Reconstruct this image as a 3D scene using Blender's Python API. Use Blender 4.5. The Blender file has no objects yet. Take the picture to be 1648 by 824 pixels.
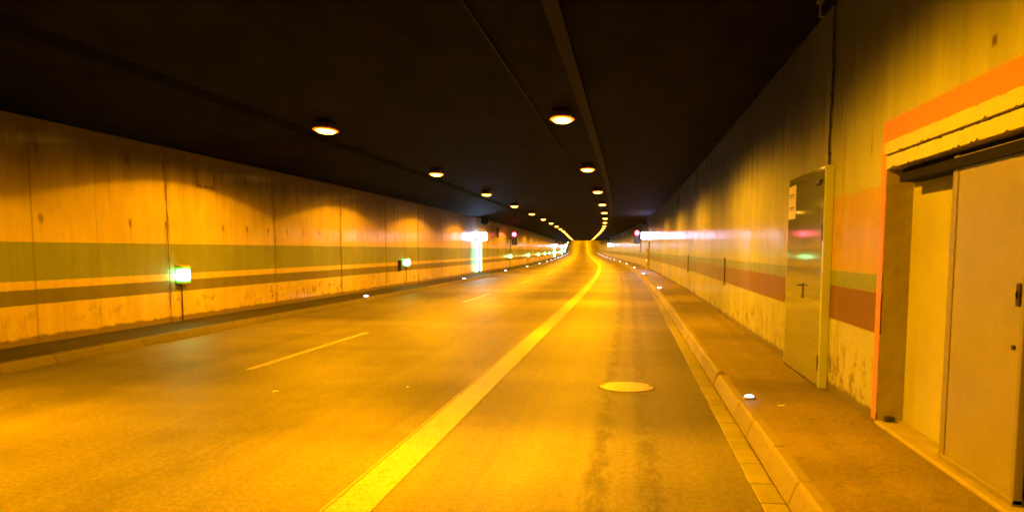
import bpy, bmesh, math, random
from mathutils import Vector, Matrix
random.seed(7)
SC = bpy.context.scene
C = SC.collection
R = math.radians
PI = math.pi

# ------------------------------------------------------------------ camera
cam_d = bpy.data.cameras.new('camera')
cam = bpy.data.objects.new('camera', cam_d); C.objects.link(cam)
cam.location = (0, 0, 1.6)
cam.rotation_euler = (R(90 - 5.218), 0, R(8.91))
cam_d.sensor_width = 36
cam_d.lens = 1200 / 1648 * 36
cam_d.shift_y = (512.4 - 412) / 1648
cam_d.clip_start = 0.05; cam_d.clip_end = 2000
SC.camera = cam

# ------------------------------------------------------------------ world: night outside the tunnel
w = bpy.data.worlds.new('World'); SC.world = w; w.use_nodes = True
wn = w.node_tree
bg = wn.nodes.get('Background') or wn.nodes.new('ShaderNodeBackground')
bg.inputs[0].default_value = (0.01, 0.012, 0.02, 1); bg.inputs[1].default_value = 0.05

SC.view_settings.view_transform = 'Standard'
SC.view_settings.look = 'None'
SC.view_settings.exposure = 0.0
SC.view_settings.gamma = 1.0
SC.cycles.use_light_tree = True
SC.cycles.max_bounces = 6
SC.cycles.diffuse_bounces = 3
SC.cycles.glossy_bounces = 3
SC.cycles.sample_clamp_indirect = 4
SC.cycles.caustics_reflective = False
SC.cycles.caustics_refractive = False

SODIUM = (1.0, 0.375, 0.0)
LAMP_W = 1720.0          # watts in each ceiling lamp's beam
XL, XR = -9.254, 2.075  # wall faces
ZW = 0.15               # walkway height
CEIL = 4.15
S0, S1 = -26.0, 345.0

# ------------------------------------------------------------------ tunnel alignment (arc length s, lateral x, height h)
def heading(s):
    if s < 18: return 0.0
    if s < 100: return -0.062 * (s - 18) / 82
    return -0.062
def grade(s):
    if s < 130: return 0.0
    if s < 230: return (s - 130) / 12500
    if s < 256: return 0.008 + (s - 230) / 26 * 0.055
    return 0.063
_T = []
def _tab():
    x = z = 0.0; y = S0 - 20; s = S0 - 20; ds = 0.25
    while s < S1 + 40:
        _T.append((x, y, z))
        a = heading(s + ds / 2)
        x += math.sin(a) * ds; y += math.cos(a) * ds; z += grade(s + ds / 2) * ds
        s += ds
_tab()
def centre(s):
    f = (s - (S0 - 20)) / 0.25; i = int(f); f -= i
    a, b = _T[i], _T[i + 1]
    return [a[k] + (b[k] - a[k]) * f for k in range(3)]
def P(s, x, h):
    c = centre(s); a = heading(s)
    return Vector((c[0] + x * math.cos(a), c[1] - x * math.sin(a), c[2] + h))

# ------------------------------------------------------------------ node helpers
class G:
    def __init__(s, name):
        s.m = bpy.data.materials.new(name); s.m.use_nodes = True
        s.t = s.m.node_tree; s.b = s.t.nodes['Principled BSDF']
        s._tc = None
    def n(s, k): return s.t.nodes.new(k)
    def l(s, a, b): s.t.links.new(a, b)
    def put(s, sock, v):
        if hasattr(v, 'is_output'): s.l(v, sock)
        else:
            if sock.type == 'RGBA' and len(v) == 3: v = (*v, 1)
            sock.default_value = v
    def tc(s):
        if not s._tc:
            a = s.n('ShaderNodeAttribute'); a.attribute_name = 'tc'; s._tc = a.outputs['Vector']
        return s._tc
    def oc(s): return s.n('ShaderNodeTexCoord').outputs['Object']
    def xyz(s, v):
        q = s.n('ShaderNodeSeparateXYZ'); s.l(v, q.inputs[0]); return q.outputs[0], q.outputs[1], q.outputs[2]
    def M(s, op, a, b=0.0, c=0.0, clamp=False):
        q = s.n('ShaderNodeMath'); q.operation = op; q.use_clamp = clamp
        for i, v in enumerate((a, b, c)): s.put(q.inputs[i], v)
        return q.outputs[0]
    def ss(s, v, lo, hi):     # smooth step, lo may exceed hi
        q = s.n('ShaderNodeMapRange'); q.interpolation_type = 'SMOOTHSTEP'
        if lo < hi:
            a, b, c, d = lo, hi, 0.0, 1.0
        else:
            a, b, c, d = hi, lo, 1.0, 0.0
        s.put(q.inputs[0], v)
        for i, k in enumerate((a, b, c, d)): q.inputs[i + 1].default_value = k
        return q.outputs[0]
    def band(s, v, lo, hi, e=0.01):
        return s.M('MULTIPLY', s.ss(v, lo - e, lo + e), s.ss(v, hi + e, hi - e))
    def noise(s, v, scale=(1, 1, 1), sc=1.0, det=3, rough=0.55, off=(0, 0, 0)):
        mp = s.n('ShaderNodeMapping'); mp.inputs['Scale'].default_value = scale; mp.inputs['Location'].default_value = off
        s.l(v, mp.inputs[0])
        q = s.n('ShaderNodeTexNoise'); q.inputs['Scale'].default_value = sc
        q.inputs['Detail'].default_value = det; q.inputs['Roughness'].default_value = rough
        s.l(mp.outputs[0], q.inputs['Vector']); return q.outputs[0]
    def mix(s, f, a, b, mode='MIX'):
        q = s.n('ShaderNodeMix'); q.data_type = 'RGBA'; q.blend_type = mode
        s.put(q.inputs[0], f); s.put(q.inputs[6], a); s.put(q.inputs[7], b); return q.outputs[2]
    def scale(s, col, f):     # colour times a factor
        q = s.n('ShaderNodeVectorMath'); q.operation = 'SCALE'
        s.put(q.inputs[0], col); s.put(q.inputs['Scale'], f); return q.outputs[0]
    def bump(s, h, st=0.3, dist=0.01, prev=None):
        q = s.n('ShaderNodeBump'); q.inputs['Strength'].default_value = st; q.inputs['Distance'].default_value = dist
        s.l(h, q.inputs['Height'])
        if prev is not None: s.l(prev, q.inputs['Normal'])
        return q.outputs[0]
    def out(s, col, rough=0.6, metal=0.0, normal=None, spec=0.5):
        s.put(s.b.inputs['Base Color'], col); s.put(s.b.inputs['Roughness'], rough)
        s.b.inputs['Metallic'].default_value = metal; s.b.inputs['Specular IOR Level'].default_value = spec
        if normal is not None: s.l(normal, s.b.inputs['Normal'])
        return s.m

def plain(name, col, rough=0.6, metal=0.0, var=0.25, sc=6.0, spec=0.5):
    g = G(name); o = g.oc()
    n = g.noise(o, sc=sc, det=5, rough=0.65)
    c = g.scale(col, g.M('ADD', 1 - var * 0.55, g.M('MULTIPLY', n, var * 1.1)))
    r = g.M('ADD', rough - 0.06, g.M('MULTIPLY', g.noise(o, sc=sc * 3), 0.12))
    return g.out(c, r, metal, g.bump(g.noise(o, sc=sc * 8), 0.15, 0.004), spec)
def emis(name, col, st):
    m = bpy.data.materials.new(name); m.use_nodes = True
    b = m.node_tree.nodes['Principled BSDF']
    b.inputs['Base Color'].default_value = (*col, 1); b.inputs['Roughness'].default_value = 0.3
    b.inputs['Emission Color'].default_value = (*col, 1); b.inputs['Emission Strength'].default_value = st
    return m

# concrete walls: fair-faced concrete, painted bands, form-tie rust, drips, splash dirt along the foot
def wall_mat(name, side):
    g = G(name); v = g.tc(); x, s, h = g.xyz(v)
    big = g.noise(v, (1, .35, .5), 1.0, 4)
    mid = g.noise(v, (1, 2.2, .5), 1.6, 5, .6)
    fine = g.noise(v, (6, 9, 9), 4.0, 4, .7)
    drip = g.noise(v, (1, 9, .55), 1.0, 5, .7)
    panel = g.n('ShaderNodeTexWhiteNoise'); panel.noise_dimensions = '1D'
    g.put(panel.inputs['W'], g.M('FLOOR', g.M('DIVIDE', g.M('SUBTRACT', s, 13.95 if side == 'L' else 7.9), 4.64 if side == 'L' else 9.3)))
    if side == 'L': base = (.44, .355, .17)
    else: base = (.315, .335, .16)
    f = g.M('ADD', .38, g.M('ADD', g.M('MULTIPLY', big, .62), g.M('MULTIPLY', mid, .50)))
    top_shade = g.M('ADD', h, g.M('MULTIPLY', g.noise(v, (1, 3, .4), 1.0, 4, .65), .8))
    f = g.M('MULTIPLY', f, g.M('SUBTRACT', 1, g.M('MULTIPLY', g.ss(top_shade, 2.8, 4.0), .68)))  # lamp light's fall-off towards the wall top, painted into the colour
    f = g.M('MULTIPLY', f, g.M('ADD', .9, g.M('MULTIPLY', panel.outputs[0], .16)))
    f = g.M('MULTIPLY', f, g.M('ADD', .88, g.M('MULTIPLY', fine, .22)))
    if side == 'R':
        f = g.M('MULTIPLY', f, g.M('SUBTRACT', 1, g.M('MULTIPLY', g.M('MULTIPLY', g.ss(top_shade, 3.1, 4.0), g.ss(s, 7.0, 11.0)), .75)))  # extra painted shade above the lamp cutoff, beyond the recess bay
    dm = g.ss(drip, .56, .74)
    f = g.M('MULTIPLY', f, g.M('SUBTRACT', 1, g.M('MULTIPLY', dm, .2 if side == 'L' else .12)))
    wob = g.M('MULTIPLY', g.M('SUBTRACT', g.noise(v, (1, 14, 14), 1.5, 4, .7), .5), .018)
    hw = g.M('ADD', h, wob)
    if side == 'L':
        col = g.mix(g.band(hw, 1.12, 1.729, .006), base, (.165, .195, .10))
        col = g.mix(g.band(hw, .749, .985, .006), col, (.125, .115, .065))
    else:
        green = g.band(hw, 1.245, 1.395, .005); brown = g.band(hw, .9, 1.243, .005)
        near = g.ss(s, 9.2, 9.1)
        org = g.M('MULTIPLY', g.band(hw, 1.397, 2.135, .005), near)
        col = g.mix(org, base, (.35, .255, .07))
        col = g.mix(green, col, (.165, .215, .08))
        far = g.ss(s, 11, 24)
        brn = g.mix(far, (.14, .074, .018), (.15, .15, .055))
        col = g.mix(brown, col, brn)
    col = g.scale(col, f)
    # form-tie holes with rusty runs, two rows
    jit = g.n('ShaderNodeTexWhiteNoise'); jit.noise_dimensions = '1D'
    per, off = (1.085, 10.64) if side == 'L' else (1.3, 8.0)
    cell = g.M('DIVIDE', g.M('SUBTRACT', s, off - per / 2), per)
    g.put(jit.inputs['W'], g.M('FLOOR', cell))
    ds = g.M('MULTIPLY', g.M('SUBTRACT', g.M('FRACT', cell), .5), per)
    ds = g.M('ADD', ds, g.M('MULTIPLY', g.M('SUBTRACT', g.noise(v, (1, 5, 5), 2.0), .5), .12))
    tot = None
    for z0, am in (((3.26, .95), (2.08, .8)) if side == 'L' else ((2.95, .35), (1.75, .3))):
        dz = g.M('SUBTRACT', z0, h)
        e = g.M('SQRT', g.M('ADD', g.M('POWER', g.M('DIVIDE', ds, .055), 2), g.M('POWER', g.M('DIVIDE', g.M('ADD', dz, .02), .15 if z0 > 3 else .1), 2)))
        k = g.M('MULTIPLY', g.ss(e, 1.25, .35), g.M('MULTIPLY', am, g.ss(jit.outputs[0], .05, .8)))
        # run below the hole
        r = g.M('MULTIPLY', g.ss(g.M('ABSOLUTE', ds), .04, .008), g.M('MULTIPLY', g.ss(dz, 0.0, .03), g.ss(dz, .6, .1)))
        k = g.M('MAXIMUM', k, g.M('MULTIPLY', r, g.M('MULTIPLY', .45 * am, jit.outputs[0])))
        tot = k if tot is None else g.M('MAXIMUM', tot, k)
    col = g.mix(tot, col, (.075, .045, .025))
    # damp streaks under the haunch
    if side == 'L':
        st = g.M('MULTIPLY', g.ss(g.noise(v, (1, 5.5, .3), 1.0, 4, .65, (0, 3, 0)), .56, .66), g.ss(h, 2.3, 3.5))
        col = g.mix(g.M('MULTIPLY', st, .5), col, (.10, .065, .035))
        # an L-shaped rusty mark
        l1 = g.M('MULTIPLY', g.band(s, 15.02, 15.12, .02), g.band(h, 2.95, 3.4, .03))
        l2 = g.M('MULTIPLY', g.band(s, 15.02, 15.75, .03), g.band(h, 2.95, 3.02, .02))
        l3 = g.M('MULTIPLY', g.band(s, 15.72, 15.78, .02), g.band(h, 2.95, 3.3, .03))
        lm = g.M('MAXIMUM', g.M('MAXIMUM', l1, l2), l3)
        col = g.mix(g.M('MULTIPLY', lm, g.M('MULTIPLY', g.ss(g.noise(v, (1, 8, 8), 2.0), .3, .5), .85)), col, (.08, .05, .03))
        for q, am in ((10.46, .5), (11.9, .25), (16.4, .2), (20.6, .3), (21.6, .35), (25.2, .35), (30.4, .35)):
            ln = g.M('MULTIPLY', g.band(g.M('ADD', s, g.M('MULTIPLY', wob, 2)), q - .02, q + .02, .02), am)
            col = g.mix(ln, col, (.1, .06, .03))
    else:
        h1 = g.M('MULTIPLY', g.band(s, 7.0, 7.02, .02), g.M('MULTIPLY', g.band(h, 2.42, 2.62, .03), g.ss(g.noise(v, (1, 30, 30), 1.0), .42, .5)))
        col = g.mix(h1, col, (.05, .035, .02))
        h2 = g.M('MULTIPLY', g.band(s, 4.8, 4.86, .02), g.band(h, 2.78, 2.84, .02))
        col = g.mix(h2, col, (.08, .05, .02))
    # joints stained either side
    jj = g.M('DIVIDE', g.M('SUBTRACT', s, 13.95 - 2.32) if side == 'L' else g.M('SUBTRACT', s, 7.9 - 4.65), 4.64 if side == 'L' else 9.3)
    jd = g.M('MULTIPLY', g.M('ABSOLUTE', g.M('SUBTRACT', g.M('FRACT', jj), .5)), 4.64 if side == 'L' else 9.3)
    js = g.M('MULTIPLY', g.ss(jd, .16, .02), g.ss(g.noise(v, (1, 6, 1.2), 1.5, 4, .7), .38, .62))
    col = g.mix(g.M('MULTIPLY', js, .75 if side == 'L' else .4), col, (.10, .06, .035))
    # splash dirt and scabbed patches at the foot
    lim = g.M('ADD', .17, g.M('MULTIPLY', g.noise(v, (1, 2.4, 2), 1.6, 5, .7), .16))
    foot = g.ss(g.M('SUBTRACT', h, lim), .02, -.03)
    col = g.mix(g.M('MULTIPLY', foot, .8), col, (.06, .045, .03))
    scab = g.M('MULTIPLY', g.ss(g.noise(v, (1, 2.6, 2.2), 1.8, 5, .75, (0, 7, 0)), .51, .62), g.ss(h, .85, .45))
    col = g.mix(g.M('MULTIPLY', scab, g.M('MULTIPLY', .85, g.ss(big, .36, .54))), col, (.12, .085, .045))
    nb = g.bump(fine, .35, .006)
    ripple = g.noise(v, (1, 22, .4), 1.0, 3, .6)       # vertical board marks: smears reflections along the wall
    nb = g.bump(ripple, .12, .006, nb)
    g.l(g.M('MULTIPLY', g.M('ADD', .25, g.ss(g.noise(v, (.01, 1.1, .12), 1.0, 4, .65, (0, 5, 0)), .35, .65)), g.M('ADD', .06, g.M('MULTIPLY', .28, g.ss(s, 8.2, 9.2))) if side == 'R' else .24), g.b.inputs['Coat Weight'])
    g.b.inputs['Coat Roughness'].default_value = .15 if side == 'R' else .12
    g.l(g.bump(g.noise(v, (.01, 13, .05), 1.0, 4, .62), 1.0, .0075 if side == 'R' else .006), g.b.inputs['Coat Normal'])
    rough = g.M('ADD', .6, g.M('MULTIPLY', mid, .16))
    return g.out(col, rough, 0, nb, .15)

def asphalt(name, base=(.105, .095, .08), tracks=True, rough=.55):
    g = G(name); v = g.tc(); x, s, h = g.xyz(v)
    grain = g.noise(v, (1, 1, 1), 90, 3, .7)
    big = g.noise(v, (.5, .13, 1), 1.0, 5, .6)
    lon = g.noise(v, (3.2, .05, 1), 1.0, 5, .65)
    f = g.M('ADD', .30, g.M('ADD', g.M('MULTIPLY', big, .50), g.M('MULTIPLY', lon, .85)))
    f = g.M('MULTIPLY', f, g.M('ADD', .7, g.M('MULTIPLY', g.ss(grain, .3, .7), .6)))
    mg = g.noise(v, (1, 1, 1), 22, 5, .75)
    ga = .42 if tracks else .2
    f = g.M('MULTIPLY', f, g.M('ADD', .98 - ga / 2, g.M('MULTIPLY', g.ss(mg, .36, .64), ga)))
    tv = g.noise(v, (.09, .23, 1), 1.0, 4, .6, (0, 2.5, 0))
    f = g.M('MULTIPLY', f, g.M('ADD', .62, g.M('MULTIPLY', g.ss(tv, .38, .60), .55)))  # broad cross bands: lamp light and shade painted into the surface colour
    patch = g.noise(v, (3, 2.0, 1), 1.3, 5, .7)
    if tracks:
        def tr(x0, wd): return g.ss(g.M('ABSOLUTE', g.M('SUBTRACT', g.M('ADD', x, g.M('MULTIPLY', g.M('SUBTRACT', patch, .5), .12)), x0)), wd, wd * .25)
        t = g.M('MAXIMUM', tr(-.20, .13), g.M('MULTIPLY', tr(.16, .13), .8))
        t = g.M('MAXIMUM', t, g.M('MULTIPLY', tr(-6.2, .5), .35))
        t = g.M('MAXIMUM', t, g.M('MULTIPLY', tr(-3.3, .5), .35))
        t = g.M('MULTIPLY', t, g.ss(g.noise(v, (5, 1.6, 1), 1.2, 6, .8), .38, .58))
        f = g.M('MULTIPLY', f, g.M('SUBTRACT', 1, g.M('MULTIPLY', t, .62)))
        spots = g.ss(g.noise(v, (1, 1, 1), 5.0, 6, .75, (3, 1, 0)), .64, .72)
        f = g.M('MULTIPLY', f, g.M('SUBTRACT', 1, g.M('MULTIPLY', spots, .22)))
        pale = g.ss(g.noise(v, (1.4, .8, 1), 2.3, 6, .75, (9, 4, 0)), .62, .72)
        f = g.M('MULTIPLY', f, g.M('ADD', 1, g.M('MULTIPLY', pale, .18)))
    else:
        f = g.M('MULTIPLY', f, g.M('ADD', .75, g.M('MULTIPLY', patch, .45)))
        cr = g.ss(g.M('ABSOLUTE', g.M('SUBTRACT', g.noise(v, (.6, 1.3, 1), 1.0, 3, .6), .5)), .006, .0)
        f = g.M('MULTIPLY', f, g.M('SUBTRACT', 1, g.M('MULTIPLY', cr, .35)))
    col = g.scale(base, f)
    nb = g.bump(grain, .5, .004)
    nb = g.bump(g.noise(v, (1, 1, 1), 14, 4, .7), .25, .012, nb)
    r = g.M('ADD', rough - .06, g.M('MULTIPLY', big, .16))
    return g.out(col, r, 0, nb, .22)

def paint_mark(name, base=(.36, .35, .32)):
    g = G(name); v = g.tc(); x, s, h = g.xyz(v)
    grain = g.noise(v, (1, 1, 1), 45, 4, .75)
    wear = g.noise(v, (1.5, .6, 1), 3.0, 5, .7)
    f = g.M('ADD', .62, g.M('ADD', g.M('MULTIPLY', grain, .5), g.M('MULTIPLY', wear, .3)))
    col = g.mix(g.M('MAXIMUM', g.M('MULTIPLY', g.ss(grain, .52, .38), .8), g.M('MULTIPLY', g.ss(g.noise(v, (1.3, .5, 1), 5.0, 6, .8, (2, 8, 0)), .56, .68), .6)), g.scale(base, f), (.10, .095, .08))
    return g.out(col, .5, 0, g.bump(grain, .8, .006), .4)

def kerb_mat(name, base, dirt=.5):
    g = G(name); v = g.tc(); x, s, h = g.xyz(v)
    n1 = g.noise(v, (3, 3, 3), 3.0, 5, .7); n2 = g.noise(v, (1, 1, 1), 60, 3, .7); n3 = g.noise(v, (1, .8, 1), 1.3, 4)
    f = g.M('ADD', .55, g.M('ADD', g.M('MULTIPLY', n1, .4), g.M('MULTIPLY', n2, .25)))
    f = g.M('MULTIPLY', f, g.M('ADD', .75, g.M('MULTIPLY', n3, .5)))
    oi = g.n('ShaderNodeObjectInfo')
    f = g.M('MULTIPLY', f, g.M('ADD', .88, g.M('MULTIPLY', oi.outputs['Random'], .22)))
    f = g.M('MULTIPLY', f, g.M('SUBTRACT', 1, g.M('MULTIPLY', g.ss(n1, .54, .7), dirt)))
    return g.out(g.scale(base, f), .65, 0, g.bump(n1, .4, .01, g.bump(n2, .3, .003)), .4)

def ceil_mat():
    g = G('sooty_ceiling_concrete'); v = g.tc()
    n1 = g.noise(v, (.6, .25, 1), 1.0, 5, .6); n2 = g.noise(v, (1, .08, 1), 3.0, 5, .7)
    f = g.M('ADD', .4, g.M('ADD', g.M('MULTIPLY', n1, .7), g.M('MULTIPLY', n2, .5)))
    x, s, h = g.xyz(v)
    jd = g.M('ABSOLUTE', g.M('SUBTRACT', g.M('FRACT', g.M('DIVIDE', s, 9.28)), .5))
    f = g.M('MULTIPLY', f, g.M('ADD', .35, g.M('MULTIPLY', .65, g.ss(jd, .0, .006))))
    n3 = g.noise(v, (1.5, .5, 1), 1.5, 5, .7)
    f = g.M('MULTIPLY', f, g.M('ADD', .5, g.M('MULTIPLY', g.ss(n3, .35, .68), 1.3)))
    return g.out(g.scale((.0055, .005, .0055), f), .8, 0, g.bump(n2, .3, .02), .03)

M = {}
M['wall_l'] = wall_mat('left_wall_concrete', 'L')
M['wall_r'] = wall_mat('right_wall_concrete', 'R')
M['road'] = asphalt('worn_asphalt')
M['walk_r'] = asphalt('right_walkway_asphalt', (.178, .145, .105), False, .6)
M['walk_l'] = asphalt('left_walkway_dark_asphalt', (.028, .025, .022), False, .75)  # much darker base colour than the right walkway
M['mark'] = paint_mark('worn_white_line_paint', (.255, .24, .19))
M['sett'] = kerb_mat('gutter_sett_concrete', (.19, .18, .155), .25)
M['kerb_r'] = kerb_mat('kerb_concrete', (.20, .175, .135), .35)
M['kerb_l'] = kerb_mat('left_kerb_concrete', (.06, .048, .038), .4)
M['bed'] = plain('dark_joint_mortar', (.035, .03, .025), .9)
M['ceil'] = ceil_mat()
M['niche'] = plain('niche_concrete', (.28, .29, .18), .55, 0, .35, 3)
M['lintel'] = plain('lintel_concrete', (.38, .365, .24), .6, 0, .35, 4)
M['jamb'] = plain('rough_jamb_concrete', (.25, .22, .15), .7, 0, .7, 4)
M['orange'] = plain('orange_wall_paint', (.45, .155, .035), .5, 0, .12, 4)
M['slide'] = plain('painted_sliding_door_steel', (.185, .172, .10), .45, 0, .45, 2.2)
M['slide_edge'] = plain('sliding_door_edge_steel', (.15, .14, .09), .45, 0, .3, 5)
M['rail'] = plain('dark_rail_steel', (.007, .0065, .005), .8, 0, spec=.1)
M['black'] = plain('black_plastic', (.015, .015, .015), .5)
M['dark'] = plain('dark_grey_steel', (.05, .052, .055), .45, .3)
M['paper'] = plain('cream_sign_sheet', (.62, .60, .46), .5, 0, .1)
M['ink'] = plain('sign_ink', (.05, .045, .035), .6)
M['lampbody'] = plain('lamp_housing_soot_covered', (.02, .02, .02), .5, .5)
M['galv'] = plain('galvanised_steel', (.20, .20, .19), .45, .6)
M['cable'] = plain('dark_cable_sheath', (.03, .026, .02), .5)
M['butt'] = plain('white_paper_butt', (.7, .66, .55), .7)
M['iron'] = plain('polished_cast_iron', (.36, .34, .25), .45, 0.2, .8, 14)
M['ring'] = plain('manhole_frame_iron', (.07, .06, .045), .6, .3)
M['yellowbox'] = plain('yellowed_marker_housing', (.40, .36, .16), .5)
M['strip'] = plain('ceiling_trunking', (.014, .012, .01), .7, 0, spec=.05)

def door_paint():
    g = G('glossy_green_door_paint'); o = g.oc()
    n = g.noise(o, (1, 1, 1), 2.0, 4); n2 = g.noise(o, (1, 1, 1), 30, 3)
    f = g.M('ADD', .82, g.M('ADD', g.M('MULTIPLY', n, .26), g.M('MULTIPLY', n2, .08)))
    return g.out(g.scale((.155, .175, .075), f), g.M('ADD', .045, g.M('MULTIPLY', n, .05)), 0, g.bump(g.noise(o, (1, 2.2, .6), 3.0, 2), .012, .01), .5)
M['door'] = door_paint()
M['frame_green'] = plain('pale_green_frame_paint', (.30, .34, .14), .18, 0, .15, 4)
E_LENS = emis('sodium_lamp_lens', (1.0, .52, .045), 22)
E_LENS_FAR = emis('sodium_lamp_lens_distant', (1.0, .50, .06), 1.6)
E_HALO = emis('amber_halo_rim', (1.0, .17, .0), 2.6)
E_STUD = emis('led_stud_white', (.52, .62, 1.0), 26)
E_GREEN = emis('escape_marker_green', (.16, 1.0, .34), 38)
E_GREEN_HALO = emis('marker_green_halo', (.12, .75, .05), 1.1)
E_TUBE = emis('green_edge_tube', (.18, 1.0, .52), 14)
E_WHITE = emis('emergency_sign_white', (.50, .60, 1.0), 75)
E_RED = emis('signal_red', (1.0, .05, .10), 70)
E_RED_HALO = emis('signal_red_halo', (1.0, .02, .05), 2.2)
E_ORANGE = emis('orange_pilot', (1.0, .2, .02), 5)

# ------------------------------------------------------------------ object helpers
def link(name, me, mat, parent=None):
    o = bpy.data.objects.new(name, me); C.objects.link(o)
    if mat is not None and len(me.materials) == 0: me.materials.append(mat)
    if parent: o.parent = parent
    return o
def tag(o, label=None, cat=None, group=None, kind=None):
    if label: o['label'] = label
    if cat: o['category'] = cat
    if group: o['group'] = group
    if kind: o['kind'] = kind
    return o
def empty(name, s=None, x=0, h=0, label=None, cat=None, group=None, kind=None):
    o = bpy.data.objects.new(name, None); C.objects.link(o); o.empty_display_size = .2
    if s is not None:
        o.location = P(s, x, h); o.rotation_euler = (0, 0, -heading(s))
    return tag(o, label, cat, group, kind)
def rings(name, ringlist, mat, parent=None, closed=True, caps=True, smooth=False):
    """rings of (s,x,h) tunnel coordinates -> mesh in world space carrying the tc attribute"""
    vs = [P(*p) for r in ringlist for p in r]
    tcs = [(p[1], p[0], p[2]) for r in ringlist for p in r]
    n = len(ringlist[0]); fs = []
    for i in range(len(ringlist) - 1):
        for j in range(n if closed else n - 1):
            k = (j + 1) % n
            fs.append((i * n + j, i * n + k, (i + 1) * n + k, (i + 1) * n + j))
    if closed and caps:
        fs.append(tuple(range(n))[::-1]); fs.append(tuple((len(ringlist) - 1) * n + j for j in range(n)))
    me = bpy.data.meshes.new(name); me.from_pydata([tuple(v) for v in vs], [], fs)
    bm = bmesh.new(); bm.from_mesh(me)
    if closed: bmesh.ops.recalc_face_normals(bm, faces=bm.faces)
    bm.to_mesh(me); bm.free()
    a = me.attributes.new('tc', 'FLOAT_VECTOR', 'POINT')
    a.data.foreach_set('vector', [c for t in tcs for c in t])
    if smooth:
        for f in me.polygons: f.use_smooth = True
    return link(name, me, mat, parent)
def steps(a, b, d):
    n = max(1, int(math.ceil((b - a) / d))); return [a + (b - a) * i / n for i in range(n + 1)]
def vsteps(a, b):
    out = [a]; s = a
    while s < b - 1e-6:
        s = min(b, s + (2.0 if s < 60 else 4.0)); out.append(s)
    return out
def sweep(name, prof, a, b, mat, parent=None, closed=True, st=None, **k):
    ss = steps(a, b, st) if st else vsteps(a, b)
    return rings(name, [[(s, x, h) for x, h in prof] for s in ss], mat, parent, closed, **k)
def rect(x0, x1, h0, h1): return [(x0, h0), (x1, h0), (x1, h1), (x0, h1)]

def bm_box(bm, x0, x1, y0, y1, z0, z1, bev=0.0):
    r = bmesh.ops.create_cube(bm, size=1)
    for v in r['verts']:
        v.co = Vector((x0 + (v.co.x + .5) * (x1 - x0), y0 + (v.co.y + .5) * (y1 - y0), z0 + (v.co.z + .5) * (z1 - z0)))
    if bev:
        es = list({e for v in r['verts'] for e in v.link_edges})
        bmesh.ops.bevel(bm, geom=es, offset=bev, segments=1, affect='EDGES')
def bm_cyl(bm, c, r, d, axis='Z', seg=16, r2=None, rot=None):
    m = Matrix.Translation(c)
    if axis == 'X': m = m @ Matrix.Rotation(PI / 2, 4, 'Y')
    if axis == 'Y': m = m @ Matrix.Rotation(-PI / 2, 4, 'X')
    if rot: m = m @ rot
    bmesh.ops.create_cone(bm, cap_ends=True, segments=seg, radius1=r, radius2=r if r2 is None else r2, depth=d, matrix=m)
def done(name, bm, mat, parent=None, smooth=False):
    me = bpy.data.meshes.new(name); bm.normal_update(); bm.to_mesh(me); bm.free()
    if smooth:
        for f in me.polygons: f.use_smooth = True
    return link(name, me, mat, parent)
def box(name, x0, x1, y0, y1, z0, z1, mat, parent=None, bev=0.0):
    bm = bmesh.new(); bm_box(bm, x0, x1, y0, y1, z0, z1, bev); return done(name, bm, mat, parent)
def cyl(name, c, r, d, mat, parent=None, axis='Z', seg=16, r2=None):
    bm = bmesh.new(); bm_cyl(bm, c, r, d, axis, seg, r2); return done(name, bm, mat, parent)
def copy_tree(o, parent=None):
    c = o.copy(); C.objects.link(c); c.parent = parent
    for ch in list(o.children): copy_tree(ch, c)
    return c
def at(o, s, x, h):
    o.location = P(s, x, h); o.rotation_euler = (0, 0, -heading(s)); return o

# ------------------------------------------------------------------ the setting: road, kerbs, walkways, ceiling
ground = sweep('ground', [(XL - 3, -.4), (XR + 3, -.4)], S0 - 3, S1 + 3, M['bed'], closed=False); tag(ground, kind='structure')
xs_road = [XL - .05, -8.2, -7.2, -6.2, -5.2, -4.2, -3.2, -2.2, -1.6, -1.0, -.6, -.2, .2, .6, .838]
road = sweep('road', [(x, 0) for x in xs_road], S0, S1, M['road'], closed=False); tag(road, kind='structure')

sweep('solid_line', rect(-1.832, -1.55, .0005, .006), S0, S1, M['mark'], road)
sweep('groove_line', rect(-1.868, -1.850, .0005, .003), S0, 60, M['mark'], road)
d = 9.26 - 13.2 * 2
while d < S1 - 10:
    sweep('lane_dash', rect(-5.10, -4.985, .0005, .005), d, d + 4.6, M['mark'], road); d += 13.2

# gutter of concrete setts, one by one where the photo shows them
gut = sweep('gutter_bed', rect(.839, 1.02, -.1, -.004), S0, S1, M['bed']); gut.name = 'gutter'; tag(gut, kind='structure')
s = 3.4; k = 0
while s < 9.2:
    ln = random.choice((.2, .2, .3, .33, .4)); j = .007
    dx = random.uniform(-.004, .004); hz = random.uniform(.001, .006)
    rings('sett', [[(q, x + dx, h) for x, h in ((.843, -.003), (.998, -.003), (.998, hz), (.990, hz + .003), (.851, hz + .003), (.843, hz))] for q in (s, s + ln - j)], M['sett'], gut)
    s += ln
se = s
prof_s = [(.843, -.003), (.998, -.003), (.998, .004), (.990, .007), (.851, .007), (.843, .004)]
while s < 120:
    ln = 1.0 if s < 40 else 4.0
    sweep('sett', prof_s, s, s + ln - .006, M['sett'], gut); s += ln
o = sweep('sett_strip', prof_s, s, S1, M['sett'], gut); tag(o, kind='stuff')
o = sweep('sett_strip', prof_s, S0, 3.39, M['sett'], gut); tag(o, kind='stuff')

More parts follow.
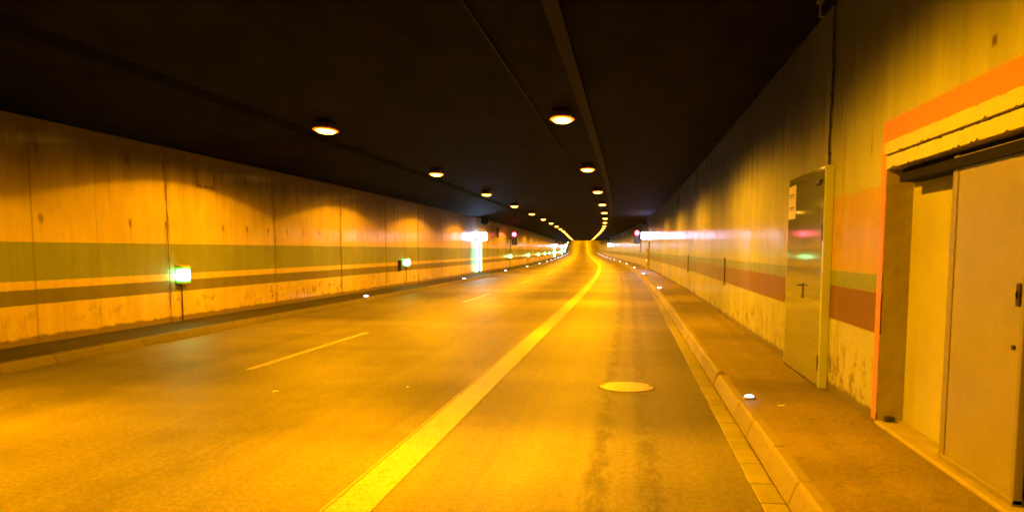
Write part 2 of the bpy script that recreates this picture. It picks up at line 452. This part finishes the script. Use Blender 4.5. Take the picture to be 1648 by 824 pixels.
# right kerb: battered concrete kerbstones
kr = sweep('kerb', rect(1.10, 1.148, -.1, .118), S0, S1, M['bed']); tag(kr, kind='structure')
def kerbprof(x0, sgn, top=.15, w=.145):
    return [(x0, -.02), (x0 + sgn * .012, .02), (x0 + sgn * .05, top - .028), (x0 + sgn * .062, top - .008), (x0 + sgn * .078, top), (x0 + sgn * w, top), (x0 + sgn * w, -.02)]
s = 3.08
while s < 60:
    ln = .86 if s < 32 else 1.72
    t = .155 + random.uniform(-.004, .004); dx = random.uniform(-.004, .006)
    if 7.3 < s < 9.0: t = .128                        # sunken stones beyond the first stud
    pr = kerbprof(1.005 + dx, 1, t)
    sweep('kerbstone', pr, s + .004, s + ln - .006, M['kerb_r'], kr, st=1.0); s += ln
o = sweep('kerbstone_run', kerbprof(1.005, 1), s, S1, M['kerb_r'], kr); tag(o, kind='stuff')
o = sweep('kerbstone_run', kerbprof(1.005, 1), S0, 3.07, M['kerb_r'], kr); tag(o, kind='stuff')
kl = sweep('left_kerb', rect(-8.138, -8.09, -.1, .10), S0, S1, M['bed']); tag(kl, kind='structure')
s = 1.6
while s < 75:
    ln = .97 if s < 40 else 1.94
    t = .135 + random.uniform(-.004, .004)
    sweep('kerbstone', kerbprof(-7.99, -1, t, .15), s + .004, s + ln - .006, M['kerb_l'], kl, st=1.0); s += ln
o = sweep('kerbstone_run', kerbprof(-7.99, -1, .135, .15), s, S1, M['kerb_l'], kl); tag(o, kind='stuff')
o = sweep('kerbstone_run', kerbprof(-7.99, -1, .135, .15), S0, 1.59, M['kerb_l'], kl); tag(o, kind='stuff')
o = sweep('walkway', [(1.148, .10), (1.152, .143), (1.4, .148), (1.7, .15), (2.60, .152), (2.60, .10)], S0, S1, M['walk_r']); tag(o, kind='structure')
o = sweep('left_walkway', [(-8.142, .08), (-8.142, .124), (-8.5, .13), (-9.30, .132), (-9.30, .08)], S0, S1, M['walk_l']); tag(o, kind='structure')

# ceiling slab, haunch, end walls added to shut out outside light
ce = sweep('ceiling', [(-6.75, CEIL), (-4, CEIL), (-1.5, CEIL), (XR + .6, CEIL), (XR + .6, CEIL + .5), (-6.75, CEIL + .5)], S0 - .5, S1, M['ceil']); tag(ce, kind='structure')
o = sweep('ceiling_haunch', [(-6.752, CEIL - .004), (-6.90, CEIL - .10), (XL - .01, 3.665), (XL - .55, 3.665), (XL - .55, CEIL + .49), (-6.752, CEIL + .49)], S0 - .5, S1, M['ceil']); tag(o, kind='structure')
# strip joint lines running along the soffit
sweep('ceiling_trunking', rect(-.915, -.745, CEIL - .05, CEIL - .001), S0, 130, M['strip'], ce)
sweep('ceiling_conduit', rect(-1.735, -1.705, CEIL - .03, CEIL - .001), S0, 100, M['strip'], ce)
for sb in (S0 - .4, S1 - .2):
    o = rings('added_end_wall', [[(sb, XL - .5, -.4), (sb, XR + .6, -.4), (sb, XR + .6, 4.6), (sb, XL - .5, 4.6)], [(sb + .15, XL - .5, -.4), (sb + .15, XR + .6, -.4), (sb + .15, XR + .6, 4.6), (sb + .15, XL - .5, 4.6)]], M['ceil'])
    tag(o, kind='structure')

# ------------------------------------------------------------------ walls, panel by panel between their joints
wl = empty('tunnel_wall', 0, XL, 0, 'long left concrete wall with broad olive and narrow dark painted bands', 'wall')
bpy.context.view_layer.update()
def keep(o, par):                      # parent without moving
    o.parent = par; o.matrix_parent_inverse = par.matrix_world.inverted(); return o
js = [13.95 + 4.64 * k for k in range(-9, 72)]
js = [q for q in js if S0 < q < S1]
js = [S0] + js + [S1]
for a, b in zip(js, js[1:]):
    g2 = .011
    dx = random.uniform(-.004, .004)
    pr = [(XL + dx - .008, -.05), (XL + dx, .0), (XL + dx, 1.0), (XL + dx, 2.0), (XL + dx, 3.0), (XL + dx, 3.664), (XL - .25, 3.664), (XL - .25, -.05)]
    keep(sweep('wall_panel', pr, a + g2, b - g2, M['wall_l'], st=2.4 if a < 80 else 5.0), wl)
keep(sweep('wall_backing', rect(XL - .26, XL - .03, -.05, 3.66), S0, S1, M['bed']), wl)

wr = empty('tunnel_wall', 0, XR, 0, 'long right concrete wall with green and brown painted bands and two doors', 'wall')
bpy.context.view_layer.update()
NY0, NY1 = 2.2, 6.59         # niche opening along the wall
jr = [-20, -10.7, -1.4, 8.36] + [16.64 + 10.4 * k for k in range(0, 32)]
jr = [S0] + [q for q in jr if q < S1] + [S1]
for a, b in zip(jr, jr[1:]):
    g2 = .009
    if a == -1.4:      # the bay with the recess: built round the opening as one part
        def wseg(s0, s1, h0, h1):
            ss = steps(s0, s1, 1.0)
            return [[(q, x, h) for x, h in ((XR, h0), (XR, (h0 + h1) / 2), (XR, h1), (XR + .36, h1), (XR + .36, h0))] for q in ss]
        parts = [wseg(a + g2, NY0, -.05, 4.149), wseg(NY0, NY1, 2.47, 4.149), wseg(NY1, b - g2, -.05, 4.149)]
        obs = [rings('wall_panel', r, M['wall_r']) for r in parts]
        bm = bmesh.new()
        vs = []; ts = []; fs = []
        for oo in obs:
            k0 = len(vs); me = oo.data
            vs += [tuple(v.co) for v in me.vertices]; ts += [tuple(t.vector) for t in me.attributes['tc'].data]
            fs += [tuple(k0 + i for i in p.vertices) for p in me.polygons]
        bm.free()
        for oo in obs: bpy.data.objects.remove(oo)
        me = bpy.data.meshes.new('wall_panel'); me.from_pydata(vs, [], fs)
        at2 = me.attributes.new('tc', 'FLOAT_VECTOR', 'POINT'); at2.data.foreach_set('vector', [c for t in ts for c in t])
        keep(link('wall_panel', me, M['wall_r']), wr)
        continue
    dx = random.uniform(-.003, .003) if a > 12 else 0
    pr = [(XR + dx, -.05), (XR + dx, 1.2), (XR + dx, 2.4), (XR + dx, 4.149), (XR + .3, 4.149), (XR + .3, -.05)]
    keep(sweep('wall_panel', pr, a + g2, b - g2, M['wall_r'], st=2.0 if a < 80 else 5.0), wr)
keep(sweep('wall_backing', rect(XR + .37, XR + .6, -.05, CEIL - .001), S0, S1, M['bed']), wr)

# flush inspection hatch on the right wall between two joints: thin raised rim
for (s0, s1, h0, h1) in ((16.9, 26.8, .93, 1.42),):
    hb = empty('wall_hatch', (s0 + s1) / 2, XR, h0, 'thin raised rim outlining a long flush panel low on the right wall', 'wall panel')
    L_ = (s1 - s0) / 2
    box('rim', -.012, 0, -L_, L_, h1 - h0 - .012, h1 - h0, M['slide_edge'], hb)
    box('rim', -.03, 0, -L_ - .03, -L_, -.1, h1 - h0 + .02, M['dark'], hb)
    box('rim', -.03, 0, L_, L_ + .05, -.1, h1 - h0 + .02, M['dark'], hb)
    hb.location = P((s0 + s1) / 2, XR - .001, h0)

# ------------------------------------------------------------------ the recess with its lintel, orange frame and sliding door
rc = empty('doorway_recess', NY1, XR, ZW, 'concrete recess in the right wall framed by an orange painted stripe under a two-course lintel', 'doorway')
RL = rc.location.copy()
def rbox(name, x0, x1, y0, y1, z0, z1, mat, par=rc, bev=0.0, base=RL):
    return box(name, x0 - base.x, x1 - base.x, y0 - base.y, y1 - base.y, z0 - base.z, z1 - base.z, mat, par, bev)
rbox('back_wall', 2.285, 2.43, NY0 - .1, NY1 + .1, .1, 4.0, M['niche'])
def rough_jamb():
    bm = bmesh.new()
    nz, ny = 30, 4
    vs = []
    for i in range(nz + 1):
        z = .16 + (2.46 - .16) * i / nz
        row = []
        for j in range(ny + 1):
            x = XR + .003 + (2.284 - XR) * j / ny
            y = NY1 - .004 - .02 * (1 - j / ny) + .0015 * random.uniform(-1, 1) * (0 < j < ny)
            row.append(bm.verts.new((x - RL.x, y - RL.y, z - RL.z)))
        vs.append(row)
    for i in range(nz):
        for j in range(ny):
            bm.faces.new((vs[i][j], vs[i][j + 1], vs[i + 1][j + 1], vs[i + 1][j]))
    return done('jamb', bm, M['jamb'], rc)
rough_jamb()
rbox('sill', XR - .012, 2.284, NY0, NY1 - .004, .1, .178, M['jamb'], bev=.006)
# lintel: two ragged courses, the lower standing a little proud
def course(z0, z1, x0):
    bm = bmesh.new(); n = 170
    rowsb = []; rowst = []
    yy = [NY0 + (NY1 - .02 - NY0) * i / n for i in range(n + 1)]
    q = []
    for y in yy:
        a = random.choice((.002, 0, .001, 0, .002, 0, 0, .022)) * random.random(); b = random.choice((0, .002, .001, 0, 0, .012)) * random.random()
        ring = [bm.verts.new((x - RL.x, y - RL.y, z - RL.z)) for x, z in ((x0, z0 + a), (x0, z1 - b), (2.284, z1 - b), (2.284, z0 + a))]
        q.append(ring)
    for a, b in zip(q, q[1:]):
        for j in range(4): bm.faces.new((a[j], a[(j + 1) % 4], b[(j + 1) % 4], b[j]))
    bm.faces.new(q[0][::-1]); bm.faces.new(q[-1])
    bmesh.ops.recalc_face_normals(bm, faces=bm.faces)
    return done('lintel_course', bm, M['lintel'], rc)
course(2.369, 2.466, XR - .034)
course(2.255, 2.356, XR - .016)
rbox('shadow_gap', XR + .01, 2.283, NY0, NY1 - .03, 2.30, 2.44, M['rail'])  # near-black block standing in for shade behind the joint
# orange stripe: paint sheet on the wall face with uneven edges
def stripe():
    bm = bmesh.new()
    x = XR - .003 - RL.x
    def strip(pts):
        v = [(bm.verts.new((x, a[0] - RL.y, a[1] - RL.z)), bm.verts.new((x, b[0] - RL.y, b[1] - RL.z))) for a, b in pts]
        for p, q in zip(v, v[1:]): bm.faces.new((p[0], q[0], q[1], p[1]))
    j = lambda m: random.uniform(-m, m)
    strip([((NY1 + .125 + j(.0015), z), (NY1 + .002 + j(.004), z)) for z in [.175 + (2.47 - .175) * i / 60 for i in range(61)]])
    strip([((y, 2.645 + j(.0015)), (y, 2.471 + j(.003))) for y in [NY1 + .125 - (NY1 + .125 - NY0) * i / 90 for i in range(91)]])
    return done('orange_frame', bm, M['orange'], rc)
stripe()
# rail box inside the top
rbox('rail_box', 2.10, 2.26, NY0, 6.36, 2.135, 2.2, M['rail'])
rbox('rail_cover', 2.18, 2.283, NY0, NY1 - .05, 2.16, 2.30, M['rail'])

sd = empty('sliding_door', 5.4, 2.14, .19, 'ochre steel sliding door leaf half covering the right-hand recess', 'door')
SB = sd.location.copy()
def sbox(n, *a, bev=0.0): 
    x0, x1, y0, y1, z0, z1, m = a
    return box(n, x0 - SB.x, x1 - SB.x, y0 - SB.y, y1 - SB.y, z0 - SB.z, z1 - SB.z, m, sd, bev)
sbox('leaf', 2.135, 2.175, 4.47, 5.36, .20, 2.215, M['slide'], bev=.003)
sbox('edge_trim', 2.128, 2.18, 5.362, 5.44, .185, 2.222, M['slide_edge'], bev=.004)
sbox('edge_trim', 2.129, 2.18, 4.43, 4.468, .185, 2.222, M['slide_edge'], bev=.004)
sbox('bottom_rail', 2.124, 2.18, 4.43, 5.44, .178, .215, M['slide_edge'], bev=.004)
bm = bmesh.new()
bm_cyl(bm, (2.127 - SB.x, 4.497 - SB.y, 1.355 - SB.z), .022, .016, 'X', 16)
bm_box(bm, 2.119 - SB.x, 2.134 - SB.x, 4.478 - SB.y, 4.516 - SB.y, 1.29 - SB.z, 1.42 - SB.z, .006)
done('recessed_pull', bm, M['black'], sd)
bm = bmesh.new(); bm_cyl(bm, (2.13 - SB.x, 4.52 - SB.y, 1.06 - SB.z), .013, .02, 'X', 12); done('keyhole', bm, M['black'], sd)
s2 = empty('sliding_door', 4.3, 2.17, .19, 'pale door leaf cut by the right edge of the picture, next to the ochre sliding leaf', 'door')
SB = s2.location.copy()
box('leaf', 0, .035, -1.25, .09, .005, 2.0, M['lintel'], s2, .003)

# black stop block and its ledge, cigarette end, pebble bits
b = empty('door_stop', 6.52, 2.16, .178, 'small black rubber block standing on the recess sill beside the orange stripe', 'door stop')
box('block', -.035, .035, -.03, .03, 0, .045, M['black'], b, .004)
box('base_plate', -.045, .045, -.04, .04, -.001, .006, M['galv'], b)
b = done('cigarette_end', (lambda bm: (bm_cyl(bm, (0, 0, 0), .0055, .06, 'X', 10), bm)[1])(bmesh.new()), M['butt'])
b.location = (1.42, 7.16, .158); b.rotation_euler = (0, 0, R(12))
tag(b, 'small white cigarette end lying on the right walkway past the nearest stud light', 'cigarette end')

for (px, py, sc, rz, lab) in ((-3.95, 7.85, 1.0, .4, 'tiny pale paper scrap on the left lane near the front of the picture'),
                              (-2.55, 8.35, .8, 1.3, 'tiny pale paper scrap lying close to the left of the solid white line')):
    bm = bmesh.new()
    vv = [bm.verts.new((x * .03 * sc, y * .018 * sc, z * .01 + .004)) for x, y, z in ((-1, -1, 0), (.2, -1.2, .6), (1.1, -.6, .1), (.8, .9, .5), (-.3, 1.1, 0), (-1.1, .5, .7))]
    t_ = bm.verts.new((0, 0, .012)); 
    for i in range(6): bm.faces.new((vv[i], vv[(i + 1) % 6], t_))
    b = done('paper_scrap', bm, M['butt']); b.location = (px, py, .001); b.rotation_euler = (0, 0, rz)
    tag(b, lab, 'litter')

# ------------------------------------------------------------------ green steel door on the right wall
gd = empty('service_door', 8.3, XR, ZW, 'glossy olive green steel door standing proud of the right wall with a notice sheet', 'door')
GL = gd.location.copy()
def gbox(n, x0, x1, y0, y1, z0, z1, m, bev=0.0, par=None):
    return box(n, x0 - GL.x, x1 - GL.x, y0 - GL.y, y1 - GL.y, z0 - GL.z, z1 - GL.z, m, par or gd, bev)
gbox('leaf', 1.992, 2.03, 8.225, 9.985, .165, 2.43, M['door'], .003)
gbox('door_frame', 1.995, XR, 9.988, 10.03, .15, 2.47, M['frame_green'], .003)
gbox('door_frame', 1.985, XR - .001, 8.17, 8.222, .15, 2.475, M['frame_green'], .006)
gbox('door_frame', 1.994, XR - .0015, 8.2225, 9.987, 2.434, 2.472, M['door'], .003)
gbox('core', 2.032, XR - .002, 8.24, 9.97, .16, 2.42, M['dark'])
gbox('threshold', 1.985, XR - .003, 8.223, 9.986, .15, .163, M['dark'])
# handle
bm = bmesh.new()
bm_box(bm, 1.984 - GL.x, 1.993 - GL.x, 9.02 - GL.y, 9.07 - GL.y, 1.05 - GL.z, 1.23 - GL.z, .003)
bm_cyl(bm, (1.962 - GL.x, 9.045 - GL.y, 1.2 - GL.z), .01, .05, 'X', 10)
bm_box(bm, 1.938 - GL.x, 1.954 - GL.x, 9.035 - GL.y, 9.15 - GL.y, 1.19 - GL.z, 1.21 - GL.z, .004)
bm_cyl(bm, (1.985 - GL.x, 9.045 - GL.y, 1.085 - GL.z), .014, .014, 'X', 12)
done('handle', bm, M['dark'], gd)
for z in (2.22, 1.78, .42):
    bm = bmesh.new(); bm_cyl(bm, (1.982 - GL.x, 8.223 - GL.y, z - GL.z), .010, .16, 'Z', 8); done('hinge', bm, M['dark'], gd)
bm = bmesh.new()
bm_box(bm, 1.955 - GL.x, 1.991 - GL.x, 8.33 - GL.y, 8.52 - GL.y, 2.30 - GL.z, 2.335 - GL.z, .004)
bm_box(bm, 1.965 - GL.x, 1.975 - GL.x, 8.24 - GL.y, 8.34 - GL.y, 2.335 - GL.z, 2.345 - GL.z)
done('door_closer', bm, M['dark'], gd)
# notice sheet: two rows of dark print with a paler diagram between
nt = gbox('notice_sheet', 1.987, 1.9915, 9.58, 9.965, 1.985, 2.385, M['paper'])
bm = bmesh.new()
random.seed(4)
for z, hh in ((2.262, .026), (2.238, .014), (2.108, .026), (2.086, .012)):
    y = 9.645
    while y < 9.895:
        wv = random.uniform(.012, .03)
        bm_box(bm, 1.9862 - GL.x, 1.9868 - GL.x, y - GL.y, y + wv - GL.y, z - GL.z, z + hh - GL.z); y += wv + .012
for y in (9.66, 9.72, 9.79, 9.85):
    bm_box(bm, 1.9862 - GL.x, 1.9868 - GL.x, y - GL.y, y + .005 - GL.y, 2.13 - GL.z, 2.23 - GL.z)
done('print', bm, M['ink'], nt)
nt.matrix_parent_inverse = Matrix.Identity(4)
random.seed(11)

# cable down the joint to the door, with its clips, and the small fitting beside its top
cb = empty('wall_cable', 8.36, XR, 2.48, 'dark cable running down the right wall joint to the corner of the green door', 'cable')
bm = bmesh.new()
pts = [Vector((-.018 + .003 * math.sin(i * 1.7), .02 * math.sin(i * .45), .0 + i * .083)) for i in range(21)]
for a, b2 in zip(pts, pts[1:]):
    dv = b2 - a; q = dv.to_track_quat('Z', 'Y').to_matrix().to_4x4()
    bmesh.ops.create_cone(bm, cap_ends=True, segments=8, radius1=.011, radius2=.011, depth=dv.length * 1.04, matrix=Matrix.Translation((a + b2) / 2) @ q)
done('sheath', bm, M['cable'], cb, True)
for i in range(6):
    box('clip', -.035, 0, -.02, .02, .12 + .3 * i, .135 + .3 * i, M['dark'], cb)
ft = empty('wall_bracket', 8.3, 1.9, CEIL - .02, 'short metal bracket hanging from the ceiling edge above the green door', 'bracket')
box('plate', -.03, .03, -.05, .05, -.005, .018, M['galv'], ft)
box('stem', -.008, .008, -.012, .012, -.14, -.006, M['galv'], ft)
box('hook', -.008, .05, -.012, .012, -.155, -.141, M['galv'], ft)

# ------------------------------------------------------------------ manhole cover
mh = empty('manhole_cover', 8.76, -.01, 0, 'round pale worn iron manhole cover in the right lane', 'manhole cover')
bm = bmesh.new()
n = 48
def ringv(r, z): return [bm.verts.new((r * math.cos(2 * PI * i / n), r * math.sin(2 * PI * i / n), z)) for i in range(n)]
a, b, c_, d_ = ringv(.345, .002), ringv(.340, .007), ringv(.318, .007), ringv(.316, .001)
for p, q in ((a, b), (b, c_), (c_, d_)):
    for i in range(n): bm.faces.new((p[i], p[(i + 1) % n], q[(i + 1) % n], q[i]))
done('frame_ring', bm, M['ring'], mh)
bm = bmesh.new()
bm_cyl(bm, (0, 0, .002), .309, .014, 'Z', 48)
for r in (.27, .20, .13):
    for i in range(int(r * 90)):
        t = 2 * PI * i / int(r * 90)
        bm_cyl(bm, (r * math.cos(t), r * math.sin(t), .010), .011, .004, 'Z', 6)
done('cover_plate', bm, M['iron'], mh)
for t in (R(15), R(165)):
    bm = bmesh.new(); bm_cyl(bm, (.285 * math.cos(t), .285 * math.sin(t), .0095), .030, .003, 'Z', 12); done('lifting_hole', bm, M['black'], mh)

# ------------------------------------------------------------------ lights: ceiling luminaires
def make_lamp():
    r = empty('tunnel_lamp')
    bm = bmesh.new(); bm_box(bm, -.17, .17, -.30, .30, .075, .22, .03); done('housing', bm, M['lampbody'], r)
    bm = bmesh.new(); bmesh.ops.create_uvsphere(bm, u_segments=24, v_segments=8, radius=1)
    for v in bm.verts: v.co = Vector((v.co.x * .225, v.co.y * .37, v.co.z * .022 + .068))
    done('halo_rim', bm, E_HALO, r, True)  # glowing ellipsoid added to imitate the halo round the lens
    bm = bmesh.new()                       # shallow bowl lens
    bmesh.ops.create_uvsphere(bm, u_segments=20, v_segments=10, radius=1)
    for v in bm.verts: v.co = Vector((v.co.x * .175, v.co.y * .30, min(v.co.z, 0) * .055 + .061))
    bmesh.ops.remove_doubles(bm, verts=bm.verts, dist=1e-4)
    done('lens', bm, E_LENS, r, True)
    return r
def spot(r, size, blend, watts, rx=0.0):
    ld = bpy.data.lights.new('lamp_light', 'SPOT'); ld.energy = watts; ld.color = SODIUM
    ld.spot_size = R(size); ld.spot_blend = blend; ld.shadow_soft_size = .06
    return ld
LD_L = spot(None, 151, .05, LAMP_W); LD_R = spot(None, 165.5, .34, LAMP_W); LD_F = spot(None, 157, .2, LAMP_W * .6); LD_M = spot(None, 118, 1.0, LAMP_W * .42)
proto = make_lamp(); first = True
LENS_FAR = [c for c in proto.children if c.name.startswith('lens')][0].data.copy(); LENS_FAR.materials.clear(); LENS_FAR.materials.append(E_LENS_FAR)
ords = ['nearest', 'second', 'third', 'fourth', 'fifth', 'sixth']
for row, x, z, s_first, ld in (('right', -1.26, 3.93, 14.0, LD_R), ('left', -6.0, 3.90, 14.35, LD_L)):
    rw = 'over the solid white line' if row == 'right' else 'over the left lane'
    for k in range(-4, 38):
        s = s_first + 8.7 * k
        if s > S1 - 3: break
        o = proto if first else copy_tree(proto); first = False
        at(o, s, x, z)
        if k < 0: lab = 'sodium lamp of the %s ceiling row %s, behind the viewer' % (row, rw)
        elif k < 6: lab = '%s sodium lamp of the %s ceiling row %s' % (ords[k] if k else 'nearest visible', row, rw)
        elif k < 14: lab = 'small distant sodium lamp in the %s ceiling row, a separate dot beyond the sixth' % row
        else: lab = 'tiny farthest sodium lamp in the %s ceiling row where the dots run together' % row
        tag(o, lab, 'lamp', 'sodium lamps along the tunnel ceiling')
        if k > 17:
            for ch in o.children:
                if ch.name.startswith('lens'):
                    ch.data = LENS_FAR
        lo = bpy.data.objects.new('lamp_light', ld if k < 22 else LD_F); C.objects.link(lo); lo.parent = o; lo.location = (0, 0, .0)
        if k > 20: continue
        lo = bpy.data.objects.new('lamp_light', LD_M); C.objects.link(lo); lo.parent = o; lo.location = (0, 0, .0)

# hanging stems up to the ceiling belong to each lamp housing: short, so drawn as a part of the first mesh
# ------------------------------------------------------------------ LED studs on the kerbs
def make_stud():
    r = empty('stud_light')
    bm = bmesh.new(); bm_cyl(bm, (0, 0, .006), .062, .012, 'Z', 20, .05); done('base', bm, M['galv'], r)
    bm = bmesh.new(); bmesh.ops.create_uvsphere(bm, u_segments=14, v_segments=8, radius=.038)
    for v in bm.verts: v.co = Vector((v.co.x * 1.15, v.co.y * 1.15, max(v.co.z, 0) * .45 + .012))
    bmesh.ops.remove_doubles(bm, verts=bm.verts, dist=1e-4)
    done('lens', bm, E_STUD, r, True)
    return r
proto = make_stud(); first = True
rs = [7.54, 29.0, 46.5, 63, 80, 97, 114, 131, 148, 165, 182, 199, 216, 233]
ls = [22.7 + 15.0 * k for k in range(20)]
for side, lst, x, h in (('right', rs, 1.19, .152), ('left', ls, -8.24, .128)):
    for k, s in enumerate(lst):
        o = proto if first else copy_tree(proto); first = False
        at(o, s, x, h)
        sc = 1.0 if s < 20 else (1.6 if s < 60 else 2.2)      # larger fittings further in keep the bright dot the photo shows
        o.scale = (min(sc, 1.6),) * 3
        if k < 5: lab = '%s white LED stud light on the %s kerb' % (ords[k], side)
        else: lab = 'tiny distant white LED stud light on the %s kerb, past the fifth' % side
        tag(o, lab, 'stud light', 'white LED studs along both kerbs')

# ------------------------------------------------------------------ green escape markers on the left wall
def make_marker():
    r = empty('escape_marker')
    bm = bmesh.new(); bm_box(bm, 0, .13, -.14, .17, -.19, .20, .012); done('housing', bm, M['yellowbox'], r)
    for z in (.122, -.158):
        bm = bmesh.new(); bm_box(bm, .012, .15, -.158, .16, z, z + .036, .004); done('green_halo_bar', bm, E_GREEN_HALO, r)  # glowing bars added to imitate the green halo round the panel
    bm = bmesh.new(); bm_box(bm, .02, .165, -.172, .15, -.12, .12, .03)
    done('light_panel', bm, E_GREEN, r)
    bm = bmesh.new(); bm_cyl(bm, (.025, .02, -.57), .013, .76, 'Z', 8); done('conduit', bm, M['cable'], r)
    return r
proto = make_marker(); first = True
for k in range(18):
    s = 14.3 + 16.2 * k
    o = proto if first else copy_tree(proto); first = False
    at(o, s, XL + .001, 1.09)
    lab = ('%s green-white escape marker lamp on the left wall' % ords[k]) if k < 5 else 'tiny distant green escape marker lamp on the left wall, past the fifth'
    tag(o, lab, 'marker light', 'green escape markers along the left wall')

jb = empty('junction_box', 29.58, XL, .98, 'small black box on the left wall just before the second green marker', 'box')
box('body', 0, .11, -.15, .15, -.22, .22, M['black'], jb, .01); box('lid', .111, .12, -.14, .14, -.2, .2, M['dark'], jb, .004)
jb = empty('junction_box', 55.5, XL, 2.9, 'narrow dark box high on the left wall before the left red signal', 'box')
box('body', 0, .12, -.25, .25, -.35, .35, M['black'], jb, .01); box('lid', .121, .13, -.23, .23, -.33, .33, M['dark'], jb, .004)

# ------------------------------------------------------------------ emergency exits: green edge tubes, white sign box, round speaker above
def exit_station(s, side, lab_n, tubes=True, z=2.47):
    sg = 1 if side == 'left' else -1
    x0 = XL if side == 'left' else XR
    e = empty('emergency_exit', s, x0, ZW, 'emergency exit door in %s wall %s' % (side, lab_n), 'emergency exit')
    bx = lambda n, a, b, *r, **k: box(n, min(a * sg, b * sg), max(a * sg, b * sg), *r, **k)
    bx('leaf', .003, .05, -.55, .55, 0.01, 2.05, M['door'], e, bev=.004)
    bx('door_frame', .002, .09, -.62, -.552, 0, 2.1, M['frame_green'], e, bev=.004)
    bx('door_frame', .0025, .09, .552, .62, 0, 2.1, M['frame_green'], e, bev=.004)
    bx('door_frame', .0015, .088, -.62, .62, 2.102, 2.16, M['frame_green'], e, bev=.004)
    bx('push_bar', .06, .10, -.35, .35, .98, 1.02, M['galv'], e, bev=.004)
    if tubes:
        for y in (-.72, .72):
            bx('edge_tube', .02, .16, y - .035, y + .035, .12, 2.0, E_TUBE, e, bev=.01)
    b = empty('lit_sign_box', s + .2, x0, z, 'blue-white lit sign box on the %s wall %s' % (side, lab_n), 'lit sign')
    bx('housing', .0, .62, -.09, .09, .255, .31, M['dark'], b, bev=.008)
    bx('housing', .0, .62, -.09, .09, -.30, -.255, M['dark'], b, bev=.008)
    bx('end_cap', .601, .62, -.09, .09, -.2545, .2545, M['dark'], b)
    bx('light_face', .02, .60, -.085, .085, -.25, .25, E_WHITE, b, bev=.01)
    bx('wall_arm', .0, .30, -.02, .02, .311, .36, M['galv'], b)
    sp = empty('loudspeaker', s + .6, x0, z + .98, 'dark round loudspeaker drum on the %s wall %s' % (side, lab_n), 'loudspeaker')
    bm = bmesh.new(); bm_cyl(bm, (.45 * sg, 0, 0), .27, .5, 'Y', 24, .24); done('drum', bm, M['dark'], sp)
    bm = bmesh.new(); bm_cyl(bm, (.45 * sg, -.27, 0), .21, .05, 'Y', 24, .25); done('horn_mouth', bm, M['black'], sp)
    bx('bracket', .0, .28, -.04, .04, -.03, .03, M['galv'], sp)
    return e
exit_station(46.9, 'left', 'nearest the viewer')
exit_station(57.5, 'right', 'nearest the viewer', tubes=False, z=2.70)
exit_station(150, 'left', 'far down the tunnel')
exit_station(152, 'right', 'far down the tunnel', tubes=False, z=2.65)
exit_station(205, 'left', 'at the start of the far climb')
exit_station(243, 'left', 'near the crest of the far climb')

mp = empty('marker_post', 57.0, 1.85, ZW, 'thin striped post with an orange pilot light under the right lit sign', 'post')
for i in range(6):
    bm = bmesh.new(); bm_cyl(bm, (0, 0, .125 + i * .27), .035, .268, 'Z', 12); done('post_band', bm, M['orange'] if i % 2 else M['paper'], mp)
bm = bmesh.new(); bm_cyl(bm, (-.01, -.05, .72), .06, .05, 'Y', 12); done('pilot_light', bm, E_ORANGE, mp)

# ------------------------------------------------------------------ red signals either side
def make_signal():
    r = empty('traffic_signal')
    bm = bmesh.new(); bm_box(bm, -.19, .19, -.1, .1, -.72, .21, .03); done('housing', bm, M['black'], r)
    bm = bmesh.new(); bm_cyl(bm, (0, -.115, 0), .185, .03, 'Y', 24); done('red_lens', bm, E_RED_HALO, r)  # dim red disc added as the glow round the lens core
    bm = bmesh.new(); bm_cyl(bm, (0, -.134, 0), .115, .008, 'Y', 24); done('lens_core', bm, E_RED, r)
    for z in (-.28, -.55):
        bm = bmesh.new(); bm_cyl(bm, (0, -.112, z), .115, .025, 'Y', 20); done('unlit_lens', bm, M['dark'], r)
    for z, rr in ((0, .20), (-.28, .13), (-.55, .13)):
        bm = bmesh.new()
        m_ = 12
        vv = []
        for i in range(m_ + 1):
            t = PI * i / m_
            vv.append((bm.verts.new((rr * math.cos(t), -.10, z + rr * math.sin(t))), bm.verts.new((rr * math.cos(t), -.10 - .12 * (.35 + .65 * math.sin(t)), z + rr * math.sin(t)))))
        for p, q in zip(vv, vv[1:]): bm.faces.new((p[0], q[0], q[1], p[1]))
        v = done('visor', bm, M['black'], r)
        md = v.modifiers.new('thick', 'SOLIDIFY'); md.thickness = .008
    return r
sgL = make_signal(); at(sgL, 61.0, -8.62, 2.88)
tag(sgL, 'red traffic signal in a black housing on the left wall', 'traffic signal', 'red signals either side of the road')
sgL.scale = (1.2, 1.2, 1.2)
sgR = copy_tree(sgL); at(sgR, 61.0, 1.28, 2.98)
tag(sgR, 'red traffic signal in a black housing on the right side beside the white light', 'traffic signal', 'red signals either side of the road')
box('wall_arm', -.62, -.191, -.03, .03, -.3, -.24, M['dark'], sgL)
box('wall_arm', .191, .78, -.03, .03, -.3, -.24, M['dark'], sgR)
bm = bmesh.new(); bm_cyl(bm, (-.25, 0, -.5), .03, 1.6, 'Z', 8); done('pole', bm, M['dark'], sgL)
bm = bmesh.new(); bm_cyl(bm, (.25, 0, -.5), .03, 1.6, 'Z', 8); done('pole', bm, M['dark'], sgR)
